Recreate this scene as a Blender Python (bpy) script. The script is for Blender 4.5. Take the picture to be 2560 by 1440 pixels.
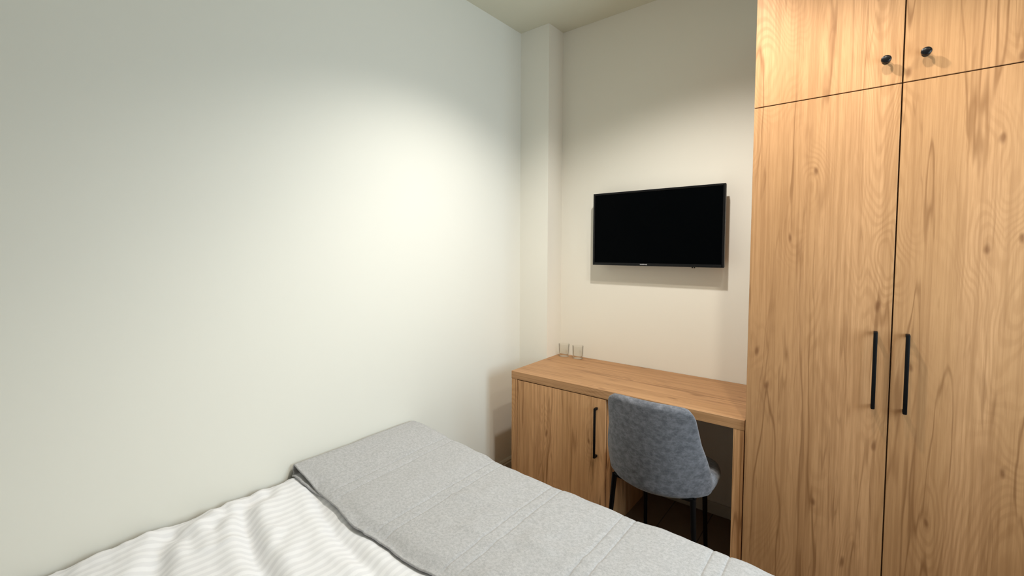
import bpy, bmesh, math, random
from mathutils import Vector, Matrix, noise

# ------------------------------------------------------------------ clearing
for o in list(bpy.data.objects):
    bpy.data.objects.remove(o)
scene = bpy.context.scene
COL = scene.collection
PI = math.pi

# ------------------------------------------------------------------ room numbers (metres)
# x: along the far wall to the right, y: towards the far wall (far wall at y = 0), z: up
H = 2.8965            # ceiling
XR, YB = 2.75, -3.75  # right wall, rear wall
XP, DP = 0.2086, 0.187    # boxed pilaster in the far left corner
XW, YW = 1.3695, -0.61    # wardrobe left edge, door face
XG, ZS = 1.7873, 2.0316   # gap between the doors, seam under the upper doors

# ------------------------------------------------------------------ camera
cam_data = bpy.data.cameras.new('camera')
cam = bpy.data.objects.new('camera', cam_data)
COL.objects.link(cam)
RT = Vector(((0.727740, 0.685838, -0.004631))); UP = Vector(((-0.029632, 0.038187, 0.998831))); BK = Vector(((0.685213, -0.726752, 0.048113)))
M = Matrix((RT, UP, BK)).transposed().to_4x4()
M.translation = Vector(((1.713819, -2.861624, 1.480455)))
cam.matrix_world = M
cam_data.sensor_fit = 'HORIZONTAL'
cam_data.sensor_width = 36.0
cam_data.lens = 16.1183
cam_data.shift_x = 0.07645
cam_data.shift_y = -0.01828
cam_data.clip_start = 0.02
scene.camera = cam

# ------------------------------------------------------------------ world, lights, exposure
world = bpy.data.worlds.new('world')
scene.world = world
world.use_nodes = True
bg = world.node_tree.nodes['Background']
bg.inputs['Color'].default_value = (0.75, 0.87, 1.0, 1)
bg.inputs['Strength'].default_value = 0.4

def spot(name, loc, watts, colour, half=60, blend=0.35, radius=0.035):
    d = bpy.data.lights.new(name, 'SPOT')
    d.energy = watts; d.color = colour
    d.spot_size = math.radians(2 * half); d.spot_blend = blend
    d.shadow_soft_size = radius
    o = bpy.data.objects.new(name, d)
    o.location = loc
    COL.objects.link(o)
    return o

# recessed downlights of the room
spot('downlight_lamp', (1.12, -1.13, H - 0.02), 99, (1.0, 0.965, 0.90), 66, 0.6)
spot('downlight_lamp', (1.63, -1.30, H - 0.02), 46, (1.0, 0.93, 0.78), 58, 0.45)
spot('downlight_lamp', (2.35, -1.32, H - 0.02), 16, (1.0, 0.90, 0.72), 58, 0.35)
# daylight entering through the window in the right wall
dl = bpy.data.lights.new('window_daylight', 'AREA')
dl.shape = 'RECTANGLE'; dl.size = 1.2; dl.size_y = 0.82
dl.energy = 42; dl.color = (0.70, 0.87, 1.0)
dlo = bpy.data.objects.new('window_daylight', dl)
dlo.location = (XR + 0.20, -1.19, 1.575)
dlo.rotation_euler = (0, PI / 2, 0)       # faces -x
COL.objects.link(dlo)

scene.view_settings.view_transform = 'Standard'
scene.view_settings.look = 'None'
scene.view_settings.exposure = 0.0
scene.view_settings.gamma = 1.0
scene.view_settings.use_curve_mapping = False

# ------------------------------------------------------------------ materials
def new_mat(name):
    m = bpy.data.materials.new(name)
    m.use_nodes = True
    nt = m.node_tree
    b = nt.nodes['Principled BSDF']
    return m, nt, b

def node(nt, typ, **kw):
    n = nt.nodes.new(typ)
    for k, v in kw.items():
        setattr(n, k, v)
    return n

def link(nt, a, b):
    nt.links.new(a, b)

def math_node(nt, op, a, b=None, c=None, clamp=False):
    n = node(nt, 'ShaderNodeMath', operation=op)
    n.use_clamp = clamp
    for i, v in enumerate((a, b, c)):
        if v is None: continue
        if isinstance(v, (int, float)): n.inputs[i].default_value = v
        else: link(nt, v, n.inputs[i])
    return n.outputs[0]

def mix_col(nt, fac, a, b, blend='MIX'):
    n = node(nt, 'ShaderNodeMix', data_type='RGBA', blend_type=blend)
    for sock, v in ((n.inputs[0], fac), (n.inputs[6], a), (n.inputs[7], b)):
        if isinstance(v, (int, float)): sock.default_value = v
        elif isinstance(v, tuple): sock.default_value = v if len(v) == 4 else (*v, 1)
        else: link(nt, v, sock)
    return n.outputs[2]

def scaled_pos(nt, scale, offset=(0, 0, 0)):
    g = node(nt, 'ShaderNodeNewGeometry')
    mp = node(nt, 'ShaderNodeMapping')
    link(nt, g.outputs['Position'], mp.inputs['Vector'])
    mp.inputs['Scale'].default_value = scale
    mp.inputs['Location'].default_value = offset
    return mp.outputs[0]

def noise_tex(nt, vec, scale, detail=3, rough=0.5, dist=0.0):
    n = node(nt, 'ShaderNodeTexNoise')
    link(nt, vec, n.inputs['Vector'])
    n.inputs['Scale'].default_value = scale
    n.inputs['Detail'].default_value = detail
    n.inputs['Roughness'].default_value = rough
    n.inputs['Distortion'].default_value = dist
    return n.outputs[0]

def smooth(nt, v, lo, hi):
    n = node(nt, 'ShaderNodeMapRange', interpolation_type='SMOOTHSTEP')
    link(nt, v, n.inputs[0])
    n.inputs[1].default_value = lo; n.inputs[2].default_value = hi
    return n.outputs[0]

def bump(nt, b, height, strength, dist):
    n = node(nt, 'ShaderNodeBump')
    n.inputs['Strength'].default_value = strength
    n.inputs['Distance'].default_value = dist
    link(nt, height, n.inputs['Height'])
    link(nt, n.outputs[0], b.inputs['Normal'])

def paint(name, colour, rough=0.75):
    m, nt, b = new_mat(name)
    v = scaled_pos(nt, (1, 1, 1))
    n1 = noise_tex(nt, v, 260, 2)
    n2 = noise_tex(nt, v, 1.3, 2)
    c = mix_col(nt, n2, tuple(x * 0.985 for x in colour), tuple(min(1, x * 1.01) for x in colour))
    link(nt, c, b.inputs['Base Color'])
    b.inputs['Roughness'].default_value = rough
    b.inputs['Specular IOR Level'].default_value = 0.25
    bump(nt, b, n1, 0.06, 0.0006)
    return m

def oak(name, grain, offset=(0, 0, 0), tone=1.0):
    """light oak laminate; grain = axis along which the grain runs"""
    m, nt, b = new_mat(name)
    def sc(a, l):           # a: across scale, l: along scale
        return tuple(l if i == grain else a for i in range(3))
    # broad staves of slightly different tone
    vs = scaled_pos(nt, sc(10.5, 0.22), offset)
    stave = noise_tex(nt, vs, 1.0, 1, 0.4, 0.1)
    # contour lines of a stretched noise field give the cathedral figure
    vc = scaled_pos(nt, sc(5.2, 1.0), offset)
    field = noise_tex(nt, vc, 1.0, 2.0, 0.40, 0.5)
    # knots, drawn out along the grain, with the figure flowing round them
    kv = node(nt, 'ShaderNodeTexVoronoi')
    kv.voronoi_dimensions = '2D'
    kw = noise_tex(nt, scaled_pos(nt, sc(20, 6), offset), 1.0, 2)
    kw = math_node(nt, 'MULTIPLY', math_node(nt, 'SUBTRACT', kw, 0.5), 0.14)
    ks = node(nt, 'ShaderNodeSeparateXYZ')
    link(nt, scaled_pos(nt, (1, 1, 1), tuple(o + 0.37 for o in offset)), ks.inputs[0])
    kc = node(nt, 'ShaderNodeCombineXYZ')
    link(nt, math_node(nt, 'MULTIPLY_ADD', ks.outputs[0 if grain == 2 else 1], 5.0, kw), kc.inputs[0])
    link(nt, math_node(nt, 'MULTIPLY_ADD', ks.outputs[grain], 1.9, kw), kc.inputs[1])
    link(nt, kc.outputs[0], kv.inputs['Vector'])
    kv.inputs['Scale'].default_value = 1.0
    kv.inputs['Randomness'].default_value = 1.0
    kdist = kv.outputs['Distance']
    knot = math_node(nt, 'SUBTRACT', 1.0, smooth(nt, kdist, 0.008, 0.050))
    halo = math_node(nt, 'SUBTRACT', 1.0, smooth(nt, kdist, 0.0, 0.36))
    field = math_node(nt, 'MULTIPLY_ADD', halo, 0.075, field)
    fine_field = math_node(nt, 'MULTIPLY', field, 215.0)
    rings = math_node(nt, 'SINE', fine_field)
    rings = smooth(nt, rings, -0.6, 1.0)
    # figure shows only in some areas
    va = scaled_pos(nt, sc(4.0, 0.9), tuple(o + 7.3 for o in offset))
    area = smooth(nt, noise_tex(nt, va, 1.0, 2), 0.44, 0.66)
    area = math_node(nt, 'MAXIMUM', area, math_node(nt, 'MULTIPLY', halo, 0.9))
    # long dark wandering veins
    vv = scaled_pos(nt, sc(9.0, 0.62), tuple(o + 3.1 for o in offset))
    vn = noise_tex(nt, vv, 1.0, 3.5, 0.5, 0.25)
    ridge = math_node(nt, 'ABSOLUTE', math_node(nt, 'SUBTRACT', vn, 0.5))
    vein = math_node(nt, 'SUBTRACT', 1.0, smooth(nt, ridge, 0.0, 0.019))
    vm = noise_tex(nt, scaled_pos(nt, sc(14, 1.7), tuple(o + 1.7 for o in offset)), 1.0, 3, 0.6)
    vein = math_node(nt, 'MULTIPLY', vein, smooth(nt, vm, 0.36, 0.58))
    # short dark flecks along the grain
    vf = noise_tex(nt, scaled_pos(nt, sc(70, 3.8), tuple(o + 4.4 for o in offset)), 1.0, 3, 0.6, 0.2)
    fleck = smooth(nt, vf, 0.64, 0.80)
    # fine straight streaks and pores
    vst = noise_tex(nt, scaled_pos(nt, sc(85, 1.3), tuple(o + 2.2 for o in offset)), 1.0, 3, 0.65)
    vp = noise_tex(nt, scaled_pos(nt, sc(330, 11), offset), 1.0, 2, 0.6)
    # second, finer set of veins and cloudy patches
    vv2 = scaled_pos(nt, sc(17.0, 0.95), tuple(o + 5.9 for o in offset))
    rd2 = math_node(nt, 'ABSOLUTE', math_node(nt, 'SUBTRACT', noise_tex(nt, vv2, 1.0, 3, 0.5, 0.2), 0.5))
    vein2 = math_node(nt, 'SUBTRACT', 1.0, smooth(nt, rd2, 0.0, 0.020))
    vm2 = noise_tex(nt, scaled_pos(nt, sc(9, 2.2), tuple(o + 6.6 for o in offset)), 1.0, 3, 0.6)
    vein2 = math_node(nt, 'MULTIPLY', vein2, smooth(nt, vm2, 0.44, 0.62))
    cloud = smooth(nt, noise_tex(nt, scaled_pos(nt, sc(15, 2.6), tuple(o + 8.2 for o in offset)), 1.0, 3, 0.6), 0.38, 0.68)
    base = mix_col(nt, smooth(nt, stave, 0.3, 0.7), (0.490 * tone, 0.267 * tone, 0.122 * tone), (0.588 * tone, 0.327 * tone, 0.159 * tone))
    c = mix_col(nt, math_node(nt, 'MULTIPLY', math_node(nt, 'MULTIPLY', rings, area), 0.36), base, (0.304 * tone, 0.144 * tone, 0.056 * tone))
    c = mix_col(nt, math_node(nt, 'MULTIPLY', smooth(nt, vst, 0.40, 0.68), 0.55), c, (0.330 * tone, 0.165 * tone, 0.069 * tone))
    c = mix_col(nt, math_node(nt, 'MULTIPLY', vein, 0.72), c, (0.196 * tone, 0.084 * tone, 0.029 * tone))
    c = mix_col(nt, math_node(nt, 'MULTIPLY', vein2, 0.45), c, (0.196 * tone, 0.084 * tone, 0.029 * tone))
    c = mix_col(nt, math_node(nt, 'MULTIPLY', cloud, 0.22), c, (0.36 * tone, 0.18 * tone, 0.08 * tone))
    c = mix_col(nt, math_node(nt, 'MULTIPLY', fleck, 0.55), c, (0.235 * tone, 0.107 * tone, 0.037 * tone))
    c = mix_col(nt, math_node(nt, 'MULTIPLY', knot, 0.7), c, (0.147 * tone, 0.055 * tone, 0.019 * tone))
    pf = math_node(nt, 'MULTIPLY', smooth(nt, vp, 0.35, 0.7), 0.26)
    c = mix_col(nt, pf, c, (0.333 * tone, 0.161 * tone, 0.063 * tone))
    link(nt, c, b.inputs['Base Color'])
    b.inputs['Roughness'].default_value = 0.48
    b.inputs['Specular IOR Level'].default_value = 0.3
    bump(nt, b, vp, 0.08, 0.0006)
    return m

def plain(name, colour, rough=0.5, metallic=0.0, spec=0.5):
    m, nt, b = new_mat(name)
    v = scaled_pos(nt, (1, 1, 1))
    n = noise_tex(nt, v, 40, 2)
    c = mix_col(nt, n, tuple(x * 0.93 for x in colour), tuple(min(1, x * 1.05) for x in colour))
    link(nt, c, b.inputs['Base Color'])
    b.inputs['Roughness'].default_value = rough
    b.inputs['Metallic'].default_value = metallic
    b.inputs['Specular IOR Level'].default_value = spec
    return m

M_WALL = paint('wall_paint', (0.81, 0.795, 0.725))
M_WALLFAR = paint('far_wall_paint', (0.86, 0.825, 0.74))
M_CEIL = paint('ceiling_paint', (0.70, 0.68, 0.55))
M_TRIM = plain('white_skirting', (0.62, 0.58, 0.50), 0.5)
M_OAKV = oak('oak_upright', 2)
M_OAKD = oak('oak_desk_upright_lit', 2, (2.3, 0.9, 1.1), 1.28)  # same laminate, colour lightened to stand in for light missing on the uprights
M_OAKH = oak('oak_desk_top', 0, (1.1, 0.4, 0.7), 0.95)
M_BLACK = plain('black_metal', (0.0025, 0.0025, 0.003), 0.5, 0.0, 0.15)
M_PLAST = plain('black_plastic', (0.003, 0.003, 0.004), 0.35, 0.0, 0.25)
M_SILVER = plain('silver_print', (0.55, 0.55, 0.58), 0.4)
M_MOUNT = plain('dark_bracket', (0.03, 0.03, 0.03), 0.5)
M_PVC = plain('white_window_frame', (0.82, 0.82, 0.82), 0.4)

def gloss_black():
    m, nt, b = new_mat('screen_panel')
    v = scaled_pos(nt, (1, 1, 1))
    c = mix_col(nt, noise_tex(nt, v, 3, 1), (0.0006, 0.0010, 0.0014), (0.0008, 0.0012, 0.0016))
    link(nt, c, b.inputs['Base Color'])
    b.inputs['Roughness'].default_value = 0.35
    b.inputs['Specular IOR Level'].default_value = 0.02
    return m
M_SCREEN = gloss_black()

def floor_mat():
    m, nt, b = new_mat('dark_floor_laminate')
    v = scaled_pos(nt, (14, 1.5, 1))
    n1 = noise_tex(nt, v, 1.0, 4, 0.6, 0.4)
    br = node(nt, 'ShaderNodeTexBrick')
    mp = node(nt, 'ShaderNodeMapping')
    g = node(nt, 'ShaderNodeNewGeometry')
    link(nt, g.outputs['Position'], mp.inputs['Vector'])
    mp.inputs['Rotation'].default_value = (0, 0, PI / 2)
    link(nt, mp.outputs[0], br.inputs['Vector'])
    br.inputs['Scale'].default_value = 1.0
    br.inputs['Brick Width'].default_value = 1.2
    br.inputs['Row Height'].default_value = 0.19
    br.inputs['Mortar Size'].default_value = 0.002
    br.inputs['Color1'].default_value = (0.20, 0.130, 0.080, 1)
    br.inputs['Color2'].default_value = (0.235, 0.155, 0.098, 1)
    br.inputs['Mortar'].default_value = (0.01, 0.007, 0.005, 1)
    c = mix_col(nt, math_node(nt, 'MULTIPLY', n1, 0.5), br.outputs['Color'], (0.13, 0.08, 0.048))
    link(nt, c, b.inputs['Base Color'])
    b.inputs['Roughness'].default_value = 0.45
    return m
M_FLOOR = floor_mat()

def velvet(name, dark, light, scale, sheen, stretch=(1, 1, 1), grainy=0.4, lo=0.36, hi=0.66):
    m, nt, b = new_mat(name)
    v = scaled_pos(nt, stretch)
    n1 = noise_tex(nt, v, scale, 6, 0.72, 0.25)
    n2 = noise_tex(nt, scaled_pos(nt, (1, 1, 1)), 420, 2, 0.6)
    c = mix_col(nt, smooth(nt, n1, lo, hi), dark, light)
    c = mix_col(nt, math_node(nt, 'MULTIPLY', smooth(nt, n2, 0.35, 0.65), grainy), c, light)
    link(nt, c, b.inputs['Base Color'])
    b.inputs['Roughness'].default_value = 0.95
    b.inputs['Specular IOR Level'].default_value = 0.1
    b.inputs['Sheen Weight'].default_value = sheen
    b.inputs['Sheen Roughness'].default_value = 0.45
    bump(nt, b, n2, 0.25, 0.0012)
    return m
M_CHAIR = velvet('blue_grey_velvet', (0.108, 0.112, 0.130), (0.25, 0.254, 0.285), 42, 0.3, (1, 1, 1.25), 0.10, 0.30, 0.72)
M_BLANKET = velvet('grey_plush', (0.35, 0.347, 0.352), (0.525, 0.52, 0.527), 105, 0.12, (1, 1, 1), 0.35, 0.28, 0.74)

def duvet_mat():
    m, nt, b = new_mat('white_satin_stripe')
    g = node(nt, 'ShaderNodeNewGeometry')
    sp = node(nt, 'ShaderNodeSeparateXYZ')
    link(nt, g.outputs['Position'], sp.inputs[0])
    wob = noise_tex(nt, scaled_pos(nt, (1, 1, 0)), 6, 2)
    x = math_node(nt, 'ADD', sp.outputs[0], math_node(nt, 'MULTIPLY', wob, 0.018))
    s = math_node(nt, 'SINE', math_node(nt, 'MULTIPLY', x, 2 * PI / 0.027))
    s = smooth(nt, s, -0.35, 0.35)
    c = mix_col(nt, s, (0.765, 0.76, 0.785), (0.845, 0.84, 0.865))
    link(nt, c, b.inputs['Base Color'])
    link(nt, math_node(nt, 'MULTIPLY_ADD', s, -0.25, 0.75), b.inputs['Roughness'])
    b.inputs['Specular IOR Level'].default_value = 0.35
    w = noise_tex(nt, scaled_pos(nt, (1, 1, 1)), 500, 2)
    bump(nt, b, w, 0.08, 0.0006)
    return m
M_DUVET = duvet_mat()
M_SHEET = plain('white_sheet', (0.78, 0.78, 0.77), 0.85)
M_BEDBASE = velvet('dark_grey_upholstery', (0.06, 0.06, 0.065), (0.12, 0.12, 0.125), 40, 0.1)

def glass_mat(name, tint):
    m = bpy.data.materials.new(name)
    m.use_nodes = True
    nt = m.node_tree
    nt.nodes.clear()
    out = node(nt, 'ShaderNodeOutputMaterial')
    gl = node(nt, 'ShaderNodeBsdfGlossy')
    gl.inputs['Roughness'].default_value = 0.03
    fr = node(nt, 'ShaderNodeLayerWeight'); fr.inputs['Blend'].default_value = 0.10
    tr = node(nt, 'ShaderNodeBsdfTransparent')
    tr.inputs['Color'].default_value = (*tint, 1)
    mx = node(nt, 'ShaderNodeMixShader')
    link(nt, math_node(nt, 'MULTIPLY', fr.outputs['Fresnel'], 0.7), mx.inputs[0])
    link(nt, tr.outputs[0], mx.inputs[1]); link(nt, gl.outputs[0], mx.inputs[2])
    link(nt, mx.outputs[0], out.inputs['Surface'])
    return m
M_GLASS = glass_mat('clear_glass', (0.985, 0.985, 0.975))
M_PANE = glass_mat('window_glass', (0.97, 0.99, 0.99))

# ------------------------------------------------------------------ mesh helpers (all in world metres)
def add_box(bm, x0, x1, y0, y1, z0, z1, bevel=0.0, seg=2):
    r = bmesh.ops.create_cube(bm, size=1.0)
    vs = r['verts']
    for v in vs:
        v.co = Vector(((x0 + x1) / 2 + v.co.x * (x1 - x0), (y0 + y1) / 2 + v.co.y * (y1 - y0), (z0 + z1) / 2 + v.co.z * (z1 - z0)))
    if bevel > 0:
        es = list({e for v in vs for e in v.link_edges})
        bmesh.ops.bevel(bm, geom=es, offset=bevel, segments=seg, profile=0.5, affect='EDGES')
    return bm

def box(*a, **k):
    return add_box(bmesh.new(), *a, **k)

def add_lathe(bm, profile, origin, axis='z', seg=40, closed=False):
    """profile: list of (radius, height); revolve about an axis through origin"""
    rings = []
    for r, h in profile:
        ring = []
        if r < 1e-6:
            ring = [bm.verts.new(place(origin, axis, 0, 0, h))]
        else:
            for i in range(seg):
                a = 2 * PI * i / seg
                ring.append(bm.verts.new(place(origin, axis, r * math.cos(a), r * math.sin(a), h)))
        rings.append(ring)
    pairs = list(zip(rings[:-1], rings[1:]))
    if closed: pairs.append((rings[-1], rings[0]))
    for A, B in pairs:
        for i in range(seg):
            j = (i + 1) % seg
            if len(A) == 1 and len(B) == 1: continue
            if len(A) == 1: bm.faces.new((A[0], B[j], B[i]))
            elif len(B) == 1: bm.faces.new((A[i], A[j], B[0]))
            else: bm.faces.new((A[i], A[j], B[j], B[i]))
    bmesh.ops.recalc_face_normals(bm, faces=bm.faces)
    return bm

def place(o, axis, a, b, h):
    if axis == 'z': return Vector((o[0] + a, o[1] + b, o[2] + h))
    if axis == 'y': return Vector((o[0] + a, o[1] - h, o[2] + b))     # height grows towards -y
    return Vector((o[0] + h, o[1] + a, o[2] + b))

def add_tube(bm, pts, radii, seg=14):
    pts = [Vector(p) for p in pts]
    rings = []
    for i, p in enumerate(pts):
        d = (pts[min(i + 1, len(pts) - 1)] - pts[max(i - 1, 0)]).normalized()
        ref = Vector((0, 0, 1)) if abs(d.z) < 0.9 else Vector((1, 0, 0))
        u = d.cross(ref).normalized(); w = d.cross(u)
        r = radii[i] if isinstance(radii, (list, tuple)) else radii
        rings.append([bm.verts.new(p + u * r * math.cos(2 * PI * k / seg) + w * r * math.sin(2 * PI * k / seg)) for k in range(seg)])
    for A, B in zip(rings[:-1], rings[1:]):
        for i in range(seg):
            j = (i + 1) % seg
            bm.faces.new((A[i], A[j], B[j], B[i]))
    bm.faces.new(rings[0]); bm.faces.new(rings[-1])
    bmesh.ops.recalc_face_normals(bm, faces=bm.faces)
    return bm

def add_grid(bm, fn, ss, ts):
    rows = [[bm.verts.new(fn(s, t)) for t in ts] for s in ss]
    for a, b in zip(rows[:-1], rows[1:]):
        for i in range(len(ts) - 1):
            bm.faces.new((a[i], b[i], b[i + 1], a[i + 1]))
    return rows

def world_loc(o):
    v = Vector(o.location)
    while o.parent:
        o = o.parent; v += Vector(o.location)
    return v

def obj(name, bm, mat, parent=None, smooth_angle=None, origin=None):
    """one mesh object out of a bmesh that is given in world metres"""
    me = bpy.data.meshes.new(name)
    if parent is not None: off = world_loc(parent)
    elif origin is not None: off = Vector(origin)
    else: off = Vector((0, 0, 0))
    bmesh.ops.translate(bm, verts=bm.verts, vec=-off)
    bm.to_mesh(me); bm.free()
    me.materials.append(mat)
    o = bpy.data.objects.new(name, me)
    COL.objects.link(o)
    if parent is not None: o.parent = parent
    else: o.location = off
    if smooth_angle is not None:
        me.shade_smooth()
        if smooth_angle < 180:
            me.set_sharp_from_angle(angle=math.radians(smooth_angle))
    return o

def tag(o, label, cat, group=None):
    o['label'] = label; o['category'] = cat
    if group: o['group'] = group
    return o

def thing(name, label, cat, loc, group=None):
    o = bpy.data.objects.new(name, None)
    o.location = loc
    o.empty_display_size = 0.1
    COL.objects.link(o)
    return tag(o, label, cat, group)

def struct(name, bm, mat, parent=None):
    o = obj(name, bm, mat, parent)
    if parent is None: o['kind'] = 'structure'
    return o

# ------------------------------------------------------------------ the room shell
T = 0.12
struct('floor', box(-T, XR + T, YB - T, T, -0.1, 0.0), M_FLOOR)
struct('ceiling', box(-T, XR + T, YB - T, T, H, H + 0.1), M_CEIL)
struct('wall_left', box(-T, 0.0, YB - T, T, 0.0, H), M_WALL)
struct('wall_far', box(0.0, XR, 0.0, T, 0.0, H), M_WALLFAR)
struct('wall_pilaster', box(0.0, XP, -DP, 0.0, 0.0, H), M_WALLFAR)
struct('wall_rear', box(0.0, XR, YB - T, YB, 0.0, H), M_WALL)
# right wall with a window opening
WY0, WY1, WZ0, WZ1 = -1.62, -0.76, 0.95, 2.20
bm = bmesh.new()
add_box(bm, XR, XR + T, YB - T, WY0, 0, H)
add_box(bm, XR, XR + T, WY1, T, 0, H)
add_box(bm, XR, XR + T, WY0, WY1, 0, WZ0)
add_box(bm, XR, XR + T, WY0, WY1, WZ1, H)
struct('wall_right', bm, M_WALL)
bm = bmesh.new()
fx0, fx1, fw = XR + 0.03, XR + 0.09, 0.06
add_box(bm, fx0, fx1, WY0, WY0 + fw, WZ0, WZ1, 0.004)
add_box(bm, fx0, fx1, WY1 - fw, WY1, WZ0, WZ1, 0.004)
add_box(bm, fx0, fx1, WY0 + fw, WY1 - fw, WZ0, WZ0 + fw, 0.004)
add_box(bm, fx0, fx1, WY0 + fw, WY1 - fw, WZ1 - fw, WZ1, 0.004)
add_box(bm, fx0, fx1, (WY0 + WY1) / 2 - 0.03, (WY0 + WY1) / 2 + 0.03, WZ0 + fw, WZ1 - fw, 0.004)
win = struct('window_1', bm, M_PVC)
struct('window_pane', box(XR + 0.055, XR + 0.061, WY0 + fw, WY1 - fw, WZ0 + fw, WZ1 - fw), M_PANE, win)

def skirting(name, x0, x1, y0, y1, axis):
    """skirting board with a rounded top; axis = direction it runs; thickness faces the room"""
    bm = bmesh.new()
    add_box(bm, x0, x1, y0, y1, 0.0, 0.066, 0.004, 2)
    return struct(name, bm, M_TRIM)
bm = bmesh.new()
prof = [(0.0, 0.0), (0.018, 0.0), (0.018, 0.040), (0.014, 0.046), (0.014, 0.056), (0.008, 0.066), (0.0, 0.068)]
a = [bm.verts.new((x, YB + 0.02, z)) for x, z in prof]
b_ = [bm.verts.new((x, -DP - 0.018, z)) for x, z in prof]
for i in range(len(prof) - 1):
    bm.faces.new((a[i], b_[i], b_[i + 1], a[i + 1]))
bm.faces.new(a); bm.faces.new(b_)
bmesh.ops.recalc_face_normals(bm, faces=bm.faces)
struct('baseboard_left', bm, M_TRIM)
skirting('baseboard_pilaster', 0.0, XP, -DP - 0.016, -DP, 0)
skirting('baseboard_far', 0.835, 1.32, -0.016, 0.0, 0)
skirting('baseboard_right', XR - 0.016, XR, YB, 0.0, 1)
skirting('baseboard_rear', 0.02, XR - 0.02, YB, YB + 0.016, 0)

# ------------------------------------------------------------------ wardrobe
def bar_handle(bm, x, yface, z0, z1, w=0.011, d=0.033):
    """flat black pull: a bar on two short feet, all slightly rounded"""
    add_box(bm, x - w / 2, x + w / 2, yface - d, yface - d + 0.010, z0, z1, 0.003)
    for z in (z0, z1 - 0.012):
        add_box(bm, x - w / 2, x + w / 2, yface - d + 0.006, yface + 0.0005, z, z + 0.012, 0.002)
    return bm

WR = 2 * XG - XW          # right edge of the two door wardrobe
ZT = 2.58
w = thing('wardrobe', 'tall light oak wardrobe with black handles and knobs, right of the desk', 'wardrobe', ((XW + WR) / 2, -0.3, 0))
bm = bmesh.new()
yf = YW + 0.020
add_box(bm, XW + 0.001, XW + 0.019, yf, -0.004, 0.0, ZT - 0.001)
add_box(bm, WR - 0.019, WR - 0.001, yf, -0.004, 0.0, ZT - 0.001)
add_box(bm, XW + 0.019, WR - 0.019, -0.012, -0.004, 0.0, ZT - 0.001)
add_box(bm, XW + 0.019, WR - 0.019, yf, -0.012, ZT - 0.019, ZT - 0.001)
add_box(bm, XW + 0.019, WR - 0.019, yf, -0.012, ZS - 0.009, ZS + 0.009)
add_box(bm, XW + 0.019, WR - 0.019, yf, -0.012, 0.0, 0.08)
add_box(bm, XG - 0.009, XG + 0.009, yf + 0.002, -0.012, 0.08, ZT - 0.019)
obj('body', bm, M_OAKV, w)
g = 0.0019
for (x0, x1, z0, z1, kind, hx) in (
        (XW, XG - g, 0.06, ZS - g, 'bar', 1.7468), (XG + g, WR, 0.06, ZS - g, 'bar', 1.8262),
        (XW, XG - g, ZS + g, ZT, 'knob', 1.7445), (XG + g, WR, ZS + g, ZT, 'knob', 1.8385)):
    d = obj('door', box(x0, x1, YW, YW + 0.018, z0, z1, 0.0007, 1), M_OAKV, w)
    if kind == 'bar':
        obj('handle', bar_handle(bmesh.new(), hx, YW, 0.9014, 1.1762), M_BLACK, d, 35)
    else:
        prof = [(0.0, -0.0005), (0.0105, -0.0005), (0.0105, 0.0018), (0.0066, 0.0032), (0.0058, 0.0060), (0.0056, 0.0150), (0.0068, 0.0172),
                (0.0115, 0.0185), (0.0132, 0.0210), (0.0134, 0.0265), (0.0122, 0.0305), (0.0094, 0.0322), (0.0088, 0.0316), (0.0060, 0.0326), (0.0, 0.0330)]
        bm = bmesh.new()
        add_lathe(bm, prof, (hx, YW, 2.1150), 'y', 40)
        obj('knob', bm, M_PLAST, d, 40)

# ------------------------------------------------------------------ desk with cabinet
YD = -0.600
ZD = 0.75
TH = 0.044
dk = thing('desk', 'light oak writing desk with a cupboard on its left, between the pilaster and the wardrobe', 'desk', ((XP + XW) / 2, -0.3, 0))
DX1 = XW - 0.004
obj('desktop', box(XP + 0.001, DX1, YD, -0.004, ZD - TH, ZD, 0.0008, 1), M_OAKH, dk)
obj('side_panel', box(XP + 0.002, XP + 0.039, YD + 0.001, -0.005, 0.0, ZD - TH, 0.0007, 1), M_OAKD, dk)
obj('side_panel', box(DX1 - 0.040, DX1 - 0.001, YD + 0.001, -0.005, 0.0, ZD - TH, 0.0007, 1), M_OAKD, dk)
CX0, CX1 = XP + 0.039, 0.792
bm = bmesh.new()
add_box(bm, CX1 - 0.018, CX1, YD + 0.022, -0.005, 0.0, ZD - TH)           # divider beside the knee space
add_box(bm, CX0, CX1 - 0.018, YD + 0.022, -0.005, 0.06, 0.078)            # cupboard bottom
add_box(bm, CX0, CX1 - 0.018, -0.016, -0.005, 0.078, ZD - TH)             # cupboard back
add_box(bm, CX0, CX1 - 0.018, YD + 0.045, YD + 0.06, 0.0, 0.06)           # plinth
obj('cupboard_carcass', bm, M_OAKD, dk)
dd = obj('door', box(CX0 + 0.003, 0.7735, YD + 0.001, YD + 0.019, 0.065, ZD - TH - 0.0045, 0.0007, 1), M_OAKD, dk)
obj('handle', bar_handle(bmesh.new(), 0.7300, YD + 0.001, 0.395, 0.655), M_BLACK, dd, 35)

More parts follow.
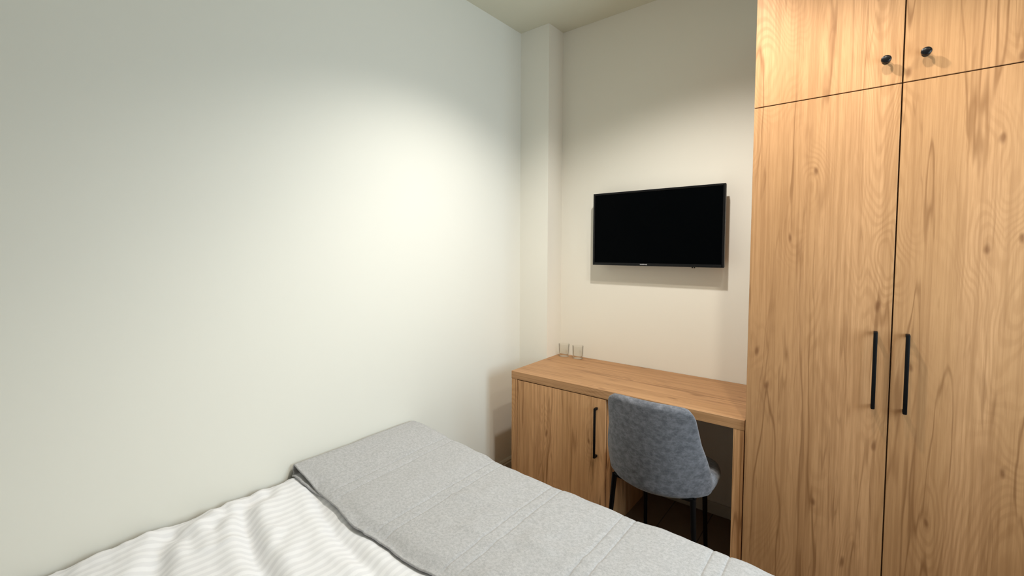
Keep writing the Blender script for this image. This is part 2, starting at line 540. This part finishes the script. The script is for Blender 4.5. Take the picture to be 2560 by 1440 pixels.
# ------------------------------------------------------------------ television
TX0, TX1, TZ0, TZ1, TY = 0.4685, 1.1765, 1.3655, 1.8055, -0.088
tv = thing('television', 'black flat screen television switched off on the wall above the desk', 'television', ((TX0 + TX1) / 2, 0, 1.585))
bm = bmesh.new()
add_box(bm, TX0 + 0.001, TX1 - 0.001, TY + 0.006, TY + 0.030, TZ0 + 0.001, TZ1 - 0.001, 0.003)
add_box(bm, TX0 + 0.10, TX1 - 0.10, TY + 0.028, TY + 0.055, TZ0 + 0.05, TZ1 - 0.10, 0.012)
obj('back_cover', bm, M_PLAST, tv)
bz = 0.011
bm = bmesh.new()
for (x0, x1, z0, z1) in ((TX0, TX0 + bz, TZ0, TZ1), (TX1 - bz, TX1, TZ0, TZ1), (TX0 + bz, TX1 - bz, TZ0, TZ0 + 0.016), (TX0 + bz, TX1 - bz, TZ1 - bz, TZ1)):
    add_box(bm, x0, x1, TY, TY + 0.012, z0, z1, 0.0012, 1)
bezel = obj('bezel', bm, M_PLAST, tv)
obj('screen', box(TX0 + bz - 0.001, TX1 - bz + 0.001, TY + 0.0025, TY + 0.008, TZ0 + 0.015, TZ1 - bz + 0.001), M_SCREEN, tv)
# maker's name printed on the lower bezel
tc = bpy.data.curves.new('lettering', 'FONT')
tc.body = 'SAMSUNG'; tc.size = 0.0088; tc.align_x = 'CENTER'; tc.align_y = 'CENTER'; tc.extrude = 0.0002; tc.offset = 0.00025
to = bpy.data.objects.new('lettering_curve', tc)
me = bpy.data.meshes.new_from_object(to)
bpy.data.objects.remove(to); bpy.data.curves.remove(tc)
bm = bmesh.new(); bm.from_mesh(me); bpy.data.meshes.remove(me)
bmesh.ops.rotate(bm, verts=bm.verts, cent=(0, 0, 0), matrix=Matrix.Rotation(PI / 2, 3, 'X'))
bmesh.ops.translate(bm, verts=bm.verts, vec=((0.774), TY - 0.0001, TZ0 + 0.0085))
lg = obj('lettering', bm, M_SILVER, bezel)
lg['label'] = 'small silver maker name'
for x in (1.023, 1.033):
    obj('plug_end', box(x, x + 0.0055, TY + 0.010, TY + 0.020, TZ0 - 0.006, TZ0 + 0.004, 0.001), M_PLAST, tv)
bm = bmesh.new()
add_box(bm, 0.73, 0.93, -0.012, -0.0005, 1.50, 1.70, 0.002)
add_box(bm, 0.75, 0.78, TY + 0.050, -0.010, 1.46, 1.72, 0.002)
add_box(bm, 0.88, 0.91, TY + 0.050, -0.010, 1.46, 1.72, 0.002)
obj('wall_bracket', bm, M_MOUNT, tv)

# ------------------------------------------------------------------ drinking glasses
def glass_bm(x, y, z, r0=0.0320, r1=0.0345, h=0.083):
    prof = [(0.0, 0.0006), (r0 - 0.004, 0.0), (r0, 0.002), (r0 + 0.0006, 0.012), (r1, h - 0.001), (r1 - 0.0008, h), (r1 - 0.0016, h - 0.001),
            (r0 - 0.0028, 0.022), (r0 - 0.0055, 0.0155), (r0 - 0.014, 0.0140), (0.0, 0.0135)]
    return add_lathe(bmesh.new(), prof, (x, y, z), 'z', 56)
gx = [(0.266, -0.062), (0.362, -0.058)]
g1 = obj('drinking_glass', glass_bm(gx[0][0], gx[0][1], ZD), M_GLASS, None, 60, (gx[0][0], gx[0][1], ZD))
tag(g1, 'clear tumbler in the corner of the desk, nearest the pilaster', 'glass', 'clear glasses on the desk')
g2 = g1.copy(); COL.objects.link(g2)
g2.location = (gx[1][0], gx[1][1], ZD)
tag(g2, 'clear tumbler on the desk, to the right of the corner tumbler', 'glass', 'clear glasses on the desk')

# ------------------------------------------------------------------ chair
CXc, CY = 1.048, -0.62
ch = thing('upholstered_chair', 'blue grey velvet chair with a curved back and black legs, pushed under the desk', 'chair', (CXc, CY, 0))
def back_pt(u, v, off):
    """u -1..1 across, v 0..1 up the back shell, off = offset along the shell normal (outwards, to the back)"""
    zb = 0.403 + 0.432 * v
    half = 0.208 + 0.012 * math.sin(PI * min(1, v * 1.55 + 0.05)) - 0.046 * v
    # rounded corners of the outline
    uu = u
    yb = -0.795 - 0.085 * v ** 1.15
    wrap = 0.135 * (1 - v) ** 1.2 + 0.040
    x = CXc + 0.016 * v + half * math.sin(uu * 1.18) / math.sin(1.18)
    y = yb + wrap * (1 - math.cos(uu * 1.18)) / (1 - math.cos(1.18))
    # bottom edge: rises a little towards the sides; top corners dip
    zb += 0.008 * (1 - v) ** 3 * abs(u) ** 4
    zb -= 0.018 * v ** 6 * abs(u) ** 5
    nx = math.sin(uu * 1.0); ny = -math.cos(uu * 1.0)
    return Vector((x + nx * off, y + ny * off, zb))
bm = bmesh.new()
NU, NV = 44, 36
def shell(th):
    return lambda s, t: back_pt(s, t, th)
# closed cushion: front and back skins that pinch together at the rim
front, rear = [], []
for i in range(NU + 1):
    u = -1 + 2 * i / NU
    fr_, re_ = [], []
    for j in range(NV + 1):
        v = j / NV
        e = min(1.0, (1 - abs(u)) / 0.10, v / 0.07, (1 - v) / 0.07)
        th = 0.021 * math.sqrt(max(0.0, 1 - (1 - e) ** 2)) + 0.001
        # corner rounding: squeeze the rim inwards near the corners
        cu, cv = u, v
        rr = 0.16
        a_ = max(0, abs(u) - (1 - rr)) / rr
        for edge in (0, 1):
            b2 = max(0, (v - (1 - rr * 0.8)) / (rr * 0.8)) if edge else max(0, ((rr * 0.8) - v) / (rr * 0.8))
            L = math.hypot(a_, b2)
            if a_ > 0 and b2 > 0 and L > 0:
                k = max(a_, b2) / L
                cu = math.copysign((1 - rr) + a_ * k * rr, u)
                if edge: cv = (1 - rr * 0.8) + b2 * k * rr * 0.8
                else: cv = rr * 0.8 - b2 * k * rr * 0.8
        fr_.append(bm.verts.new(back_pt(cu, cv, -th)))
        re_.append(bm.verts.new(back_pt(cu, cv, th)))
    front.append(fr_); rear.append(re_)
for i in range(NU):
    for j in range(NV):
        bm.faces.new((front[i][j], front[i + 1][j], front[i + 1][j + 1], front[i][j + 1]))
        bm.faces.new((rear[i][j], rear[i][j + 1], rear[i + 1][j + 1], rear[i + 1][j]))
for i in range(NU):
    bm.faces.new((front[i][0], rear[i][0], rear[i + 1][0], front[i + 1][0]))
    bm.faces.new((front[i][NV], front[i + 1][NV], rear[i + 1][NV], rear[i][NV]))
for j in range(NV):
    bm.faces.new((front[0][j], front[0][j + 1], rear[0][j + 1], rear[0][j]))
    bm.faces.new((front[NU][j], rear[NU][j], rear[NU][j + 1], front[NU][j + 1]))
bmesh.ops.recalc_face_normals(bm, faces=bm.faces)
obj('backrest', bm, M_CHAIR, ch, 180)
# seat cushion: superellipse outline, domed top
def seat_pt(a, k, z):
    n = 3.2
    c, s = math.cos(a), math.sin(a)
    x = 0.220 * math.copysign(abs(c) ** (2 / n), c) * k
    y = 0.205 * math.copysign(abs(s) ** (2 / n), s) * k
    return Vector((CXc + x, -0.575 + y, z))
bm = bmesh.new()
levels = [(0.80, 0.418), (0.93, 0.420), (0.985, 0.428), (1.0, 0.442), (0.995, 0.456), (0.965, 0.470), (0.90, 0.478), (0.7, 0.483), (0.4, 0.486), (0.15, 0.487)]
SEG = 64
rings = [[bm.verts.new(seat_pt(2 * PI * i / SEG, k, z)) for i in range(SEG)] for k, z in levels]
for A, B in zip(rings[:-1], rings[1:]):
    for i in range(SEG):
        bm.faces.new((A[i], A[(i + 1) % SEG], B[(i + 1) % SEG], B[i]))
bm.faces.new(rings[0]); bm.faces.new(rings[-1])
bmesh.ops.recalc_face_normals(bm, faces=bm.faces)
obj('seat', bm, M_CHAIR, ch, 180)
# black under-frame and four tapered legs
bm = bmesh.new()
fz = 0.409
for a_, b2 in (((-.165, -.745), (.165, -.745)), ((-.135, -.42), (.135, -.42)), ((-.165, -.745), (-.135, -.42)), ((.165, -.745), (.135, -.42))):
    add_tube(bm, [(CXc + a_[0], a_[1], fz), (CXc + b2[0], b2[1], fz)], 0.0105, 10)
obj('seat_frame', bm, M_BLACK, ch, 40)
for sx in (-1, 1):
    for (yt, yb2, xt, xb) in ((-0.745, -0.775, 0.165, 0.188), (-0.42, -0.385, 0.135, 0.140)):
        bm = bmesh.new()
        add_tube(bm, [(CXc + sx * xt, yt, fz + 0.005), (CXc + sx * xb, yb2, 0.006)], [0.0115, 0.0085], 14)
        lgo = obj('leg', bm, M_BLACK, ch, 40)
        bm = bmesh.new()
        add_lathe(bm, [(0.0, 0.0), (0.010, 0.0), (0.0105, 0.004), (0.0095, 0.010), (0.0, 0.010)], (CXc + sx * xb, yb2, 0.0), 'z', 16)
        obj('foot_cap', bm, M_PLAST, lgo, 40)

# ------------------------------------------------------------------ bed
BX1 = 1.62                 # bed right side
BY0, BYF = -3.42, -1.21    # head end, foot end
bed = thing('bed', 'low double bed with white mattress against the left wall, under the duvet', 'bed', (BX1 / 2, (BY0 + BYF) / 2, 0))
obj('bed_base', box(0.03, BX1 - 0.06, BY0 + 0.02, BYF - 0.06, 0.09, 0.27, 0.015, 3), M_BEDBASE, bed, 40)
obj('mattress', box(0.045, BX1 - 0.070, BY0 + 0.03, BYF - 0.070, 0.27, 0.410, 0.04, 4), M_SHEET, bed, 60)
for x in (0.10, BX1 - 0.10):
    for y in (BY0 + 0.12, BYF - 0.13):
        bm = bmesh.new()
        add_lathe(bm, [(0.0, 0.0), (0.022, 0.0), (0.028, 0.092), (0.0, 0.092)], (x, y, 0.0), 'z', 20)
        obj('leg', bm, M_BLACK, bed, 40)

def sstep(a, b, x):
    t = max(0.0, min(1.0, (x - a) / (b - a)))
    return t * t * (3 - 2 * t)

def fb(x, y, s, seed=0.0, oct_=3):
    v, a, f = 0.0, 1.0, s
    for _ in range(oct_):
        v += a * noise.noise(Vector((x * f + seed, y * f - seed * 0.7, seed)))
        a *= 0.5; f *= 2.1
    return v

def base_top(x, y):
    """bulk height of the made bed: higher beside the wall"""
    return 0.487 + 0.064 * math.exp(-(max(0, x) / 0.46) ** 1.5)

def seg_dist(px, py, pts):
    best, bt = 9, 0
    n = len(pts) - 1
    for i in range(n):
        ax, ay = pts[i]; bx, by = pts[i + 1]
        dx, dy = bx - ax, by - ay
        t = max(0, min(1, ((px - ax) * dx + (py - ay) * dy) / (dx * dx + dy * dy)))
        qx, qy = ax + t * dx, ay + t * dy
        d = math.hypot(px - qx, py - qy)
        if d < best: best, bt = d, (i + t) / n
    return best, bt

CREASES = [  # (polyline, depth, width) valleys pressed into the duvet
    ([(0.02, -2.09), (0.12, -2.17), (0.31, -2.225), (0.50, -2.255), (0.9, -2.29), (1.5, -2.30)], 0.026, 0.030),
    ([(0.10, -1.90), (0.20, -1.925), (0.42, -1.985), (0.62, -2.005), (0.9, -2.03), (1.5, -2.05)], 0.013, 0.026),
    ([(0.03, -2.31), (0.10, -2.42), (0.26, -2.50), (0.6, -2.54), (1.4, -2.56)], 0.022, 0.034),
    ([(0.02, -2.66), (0.16, -2.74), (0.4, -2.80), (1.4, -2.86)], 0.022, 0.034),
    ([(0.02, -2.00), (0.09, -2.06), (0.10, -2.15)], 0.012, 0.022),
    ([(0.03, -2.20), (0.11, -2.23), (0.16, -2.31)], 0.012, 0.022),
    ([(0.30, -2.10), (0.37, -2.16), (0.40, -2.22)], 0.007, 0.018),
    ([(0.04, -2.42), (0.14, -2.36), (0.24, -2.38)], 0.010, 0.024),
]
def duvet_top(x, y):
    z = base_top(x, y) - 0.004
    z -= 0.022 * sstep(0.06, 0.0, x) + 0.010 * sstep(0.02, 0.0, x)
    z += 0.010 * fb(x * 0.8, y, 2.3, 3.1, 2)
    z += 0.0062 * fb(x, y * 0.8, 8.5, 9.2, 3)
    z += 0.0016 * fb(x * 1.2, y, 21.0, 1.2, 2)
    r_ = 1.0 - min(1.0, abs(noise.noise(Vector((x * 6.5 + y * 1.5, y * 4.2 - x * 2.0, 2.7)))) * 4.5)
    z += 0.0075 * r_ * r_ * sstep(-0.15, 0.3, noise.noise(Vector((x * 2.6 + 1.0, y * 2.6, 5.1))))
    z += 0.014 * sstep(-2.3, -2.7, y)
    # fine gathers near the wall
    z += 0.0055 * math.exp(-x / 0.25) * fb(x * 0.7, y * 1.4, 16.0, 5.5, 2)
    for pts, dep, wd in CREASES:
        d, t = seg_dist(x, y, pts)
        fade = min(1.0, 4 * t + 0.15) * min(1.0, 5 * (1 - t) + 0.1)
        z -= dep * fade * math.exp(-(d / wd) ** 2)
        z += 0.35 * dep * fade * math.exp(-((d - 2.1 * wd) / (1.2 * wd)) ** 2)
    return z

def lin(a, b, n):
    return [a + (b - a) * i / n for i in range(n + 1)]

# duvet: one sheet over the bed top that rolls down the right side and the foot
DFOOT, DRIGHT, RC = -1.225, BX1 - 0.02, 0.05
def drape(s, flat_end, total_r, drop):
    """arc length along a cover: flat, quarter round, then straight down -> (position, fall)"""
    if s <= flat_end: return s, 0.0
    a = (s - flat_end) / total_r
    if a < PI / 2: return flat_end + total_r * math.sin(a), total_r * (1 - math.cos(a))
    return flat_end + total_r, total_r + (s - flat_end - total_r * PI / 2)
bm = bmesh.new()
xs = lin(0.012, DRIGHT - RC, 190) + [DRIGHT - RC + 0.012 * k for k in range(1, 7)] + [DRIGHT - RC + 0.079 + 0.03 * k for k in range(1, 3)]
ys = lin(BY0 + 0.02, DFOOT - RC, 250) + [DFOOT - RC + 0.012 * k for k in range(1, 7)] + [DFOOT - RC + 0.079 + 0.03 * k for k in range(1, 3)]
def duvet_fn(s, t):
    x, fx = drape(s, DRIGHT - RC, RC, 0)
    y, fy = drape(t, DFOOT - RC, RC, 0)
    z = duvet_top(min(x, DRIGHT), min(y, DFOOT)) - max(fx, fy)
    return Vector((x, y, z))
add_grid(bm, duvet_fn, xs, ys)
du = obj('duvet', bm, M_DUVET, None, 180)
sm = du.modifiers.new('thickness', 'SOLIDIFY'); sm.thickness = 0.020; sm.offset = -1
tag(du, 'crumpled white duvet with satin stripes on the bed by the left wall', 'duvet')

# grey throw folded double across the foot of the bed; the fold stands against the wall
STITCH = [0.27 + 0.285 * k for k in range(5)]
EDGE = -1.920
BFOOT, BRIGHT = -1.190, BX1 + 0.008
def near_edge(x):
    return EDGE + 0.010 * math.sin(x * 9.0 + 0.5) * sstep(0.0, 0.3, x) + 0.006 * math.sin(x * 23 + 1.0) * sstep(0.1, 0.4, x) + 0.012 * math.exp(-x / 0.06)
def throw_top(x, y):
    z = base_top(x, y) + 0.020
    z += 0.010 * math.exp(-x / 0.10) * sstep(-1.2, -1.9, y)       # fold stands up near its open end
    z += 0.008 * fb(x * 1.2, y * 0.7, 2.6, 7.7, 2)
    z += 0.0034 * fb(x * 1.3, y * 0.6, 9.0, 2.2, 2)
    # fine drag wrinkles, stronger away from the wall
    r_ = 1.0 - min(1.0, abs(noise.noise(Vector((x * 3.2 + y * 2.0 + 4.0, y * 8.0 - x * 3.0, 1.3)))) * 5.5)
    z += 0.0050 * r_ * r_ * sstep(0.15, 0.7, x) * sstep(-1.90, -1.80, y) * sstep(-0.05, 0.30, noise.noise(Vector((x * 3.0, y * 3.0, 8.8))))
    # puffed channels between the stitched pairs
    best = min(abs(x - c) for c in STITCH)
    z += 0.0045 * sstep(0.0, 0.12, best) * sstep(1.55, 1.4, x)
    for c in STITCH:
        for dx in (-0.022, 0.022):
            z -= 0.0032 * sstep(0.0, 0.03, y - near_edge(x)) * math.exp(-((x - c - dx) / 0.0042) ** 2)
    # soft drag folds
    for pts, dep, wd in ([(0.50, -1.60), (0.66, -1.52), (0.78, -1.50), (0.86, -1.42)], 0.006, 0.022), \
                        ([(0.80, -1.72), (0.92, -1.62), (1.08, -1.55), (1.25, -1.52)], 0.007, 0.024), \
                        ([(0.62, -1.74), (0.72, -1.68), (0.84, -1.67)], 0.005, 0.020), \
                        ([(1.0, -1.80), (1.12, -1.70), (1.3, -1.66)], 0.006, 0.022):
        d, t = seg_dist(x, y, pts)
        z += dep * math.exp(-(d / wd) ** 2) * min(1, 4 * t + 0.1) * min(1, 4 * (1 - t) + 0.1)
    # near edge bends down a little on to the duvet
    e = y - near_edge(x)
    z -= 0.017 * sstep(0.07, 0.0, e) * sstep(0.05, 0.22, x)
    return max(z, duvet_top(min(x, DRIGHT), min(y, DFOOT)) + (0.0165 if x < 0.5 else 0.0110))
xs = []
x = 0.020
marks = sorted(c + dx for c in STITCH for dx in (-0.022, 0.022))
while x < BRIGHT - RC:
    xs.append(x)
    near = min(abs(x - m) for m in marks)
    x += 0.0022 if near < 0.012 else 0.008
xs.append(BRIGHT - RC)
over = [BRIGHT - RC + 0.012 * k for k in range(1, 7)] + [BRIGHT - RC + 0.079 + 0.03 * k for k in range(1, 9)]
# path parameter: ('low', x) lower ply, ('turn', a) the fold at the wall, ('top', s) upper ply
path = [('low', v) for v in lin(0.46, 0.030, 40)] + [('turn', a) for a in (0.15, 0.4, 0.7, 0.9)] + [('top', v) for v in xs + over]
ts = [0.0, 0.004, 0.010, 0.018, 0.03, 0.045] + [0.06 + 0.0115 * k for k in range(52)]
flat_len = (BFOOT - RC)
tflat = [t for t in ts]
def throw_fn(p, t):
    kind, v = p
    if kind == 'low':
        y0 = near_edge(v) - 0.014 + 0.050 * sstep(0.10, 0.42, v)
        y, fy = drape(y0 + t * (BFOOT - 0.012 - RC - y0) / 0.6465 if t <= 0.6465 else BFOOT - 0.012 - RC + (t - 0.6465), BFOOT - 0.012 - RC, RC, 0)
        z = duvet_top(v, min(y, DFOOT)) + 0.0085
        z = min(z, throw_top(v, min(y, BFOOT)) - 0.008)
        return Vector((v, y, z - fy))
    xx = 0.020 if kind == 'turn' else v
    y0 = near_edge(xx)
    s = y0 + t * (BFOOT - RC - y0) / 0.6465 if t <= 0.6465 else BFOOT - RC + (t - 0.6465)
    y, fy = drape(s, BFOOT - RC, RC, 0)
    if kind == 'turn':
        ztop = throw_top(0.02, min(y, BFOOT)); zlow = min(duvet_top(0.03, min(y, DFOOT)) + 0.0085, ztop - 0.009)
        return Vector((0.020 - 0.011 * math.sin(PI * v), y, zlow + (ztop - zlow) * v - fy))
    x, fx = drape(v, BRIGHT - RC, RC, 0)
    return Vector((x, y, throw_top(min(x, BRIGHT), min(y, BFOOT)) - max(fx, fy)))
ts = [t for t in ts if t < 0.6465] + [0.6465] + [0.6465 + 0.012 * k for k in range(1, 7)] + [0.6465 + 0.079 + 0.025 * k for k in range(1, 9)]
bm = bmesh.new()
add_grid(bm, throw_fn, path, ts)
th = obj('bed_throw', bm, M_BLANKET, None, 180)
sm = th.modifiers.new('thickness', 'SOLIDIFY'); sm.thickness = 0.006; sm.offset = 0
tag(th, 'grey quilted throw folded double across the foot of the bed', 'blanket')
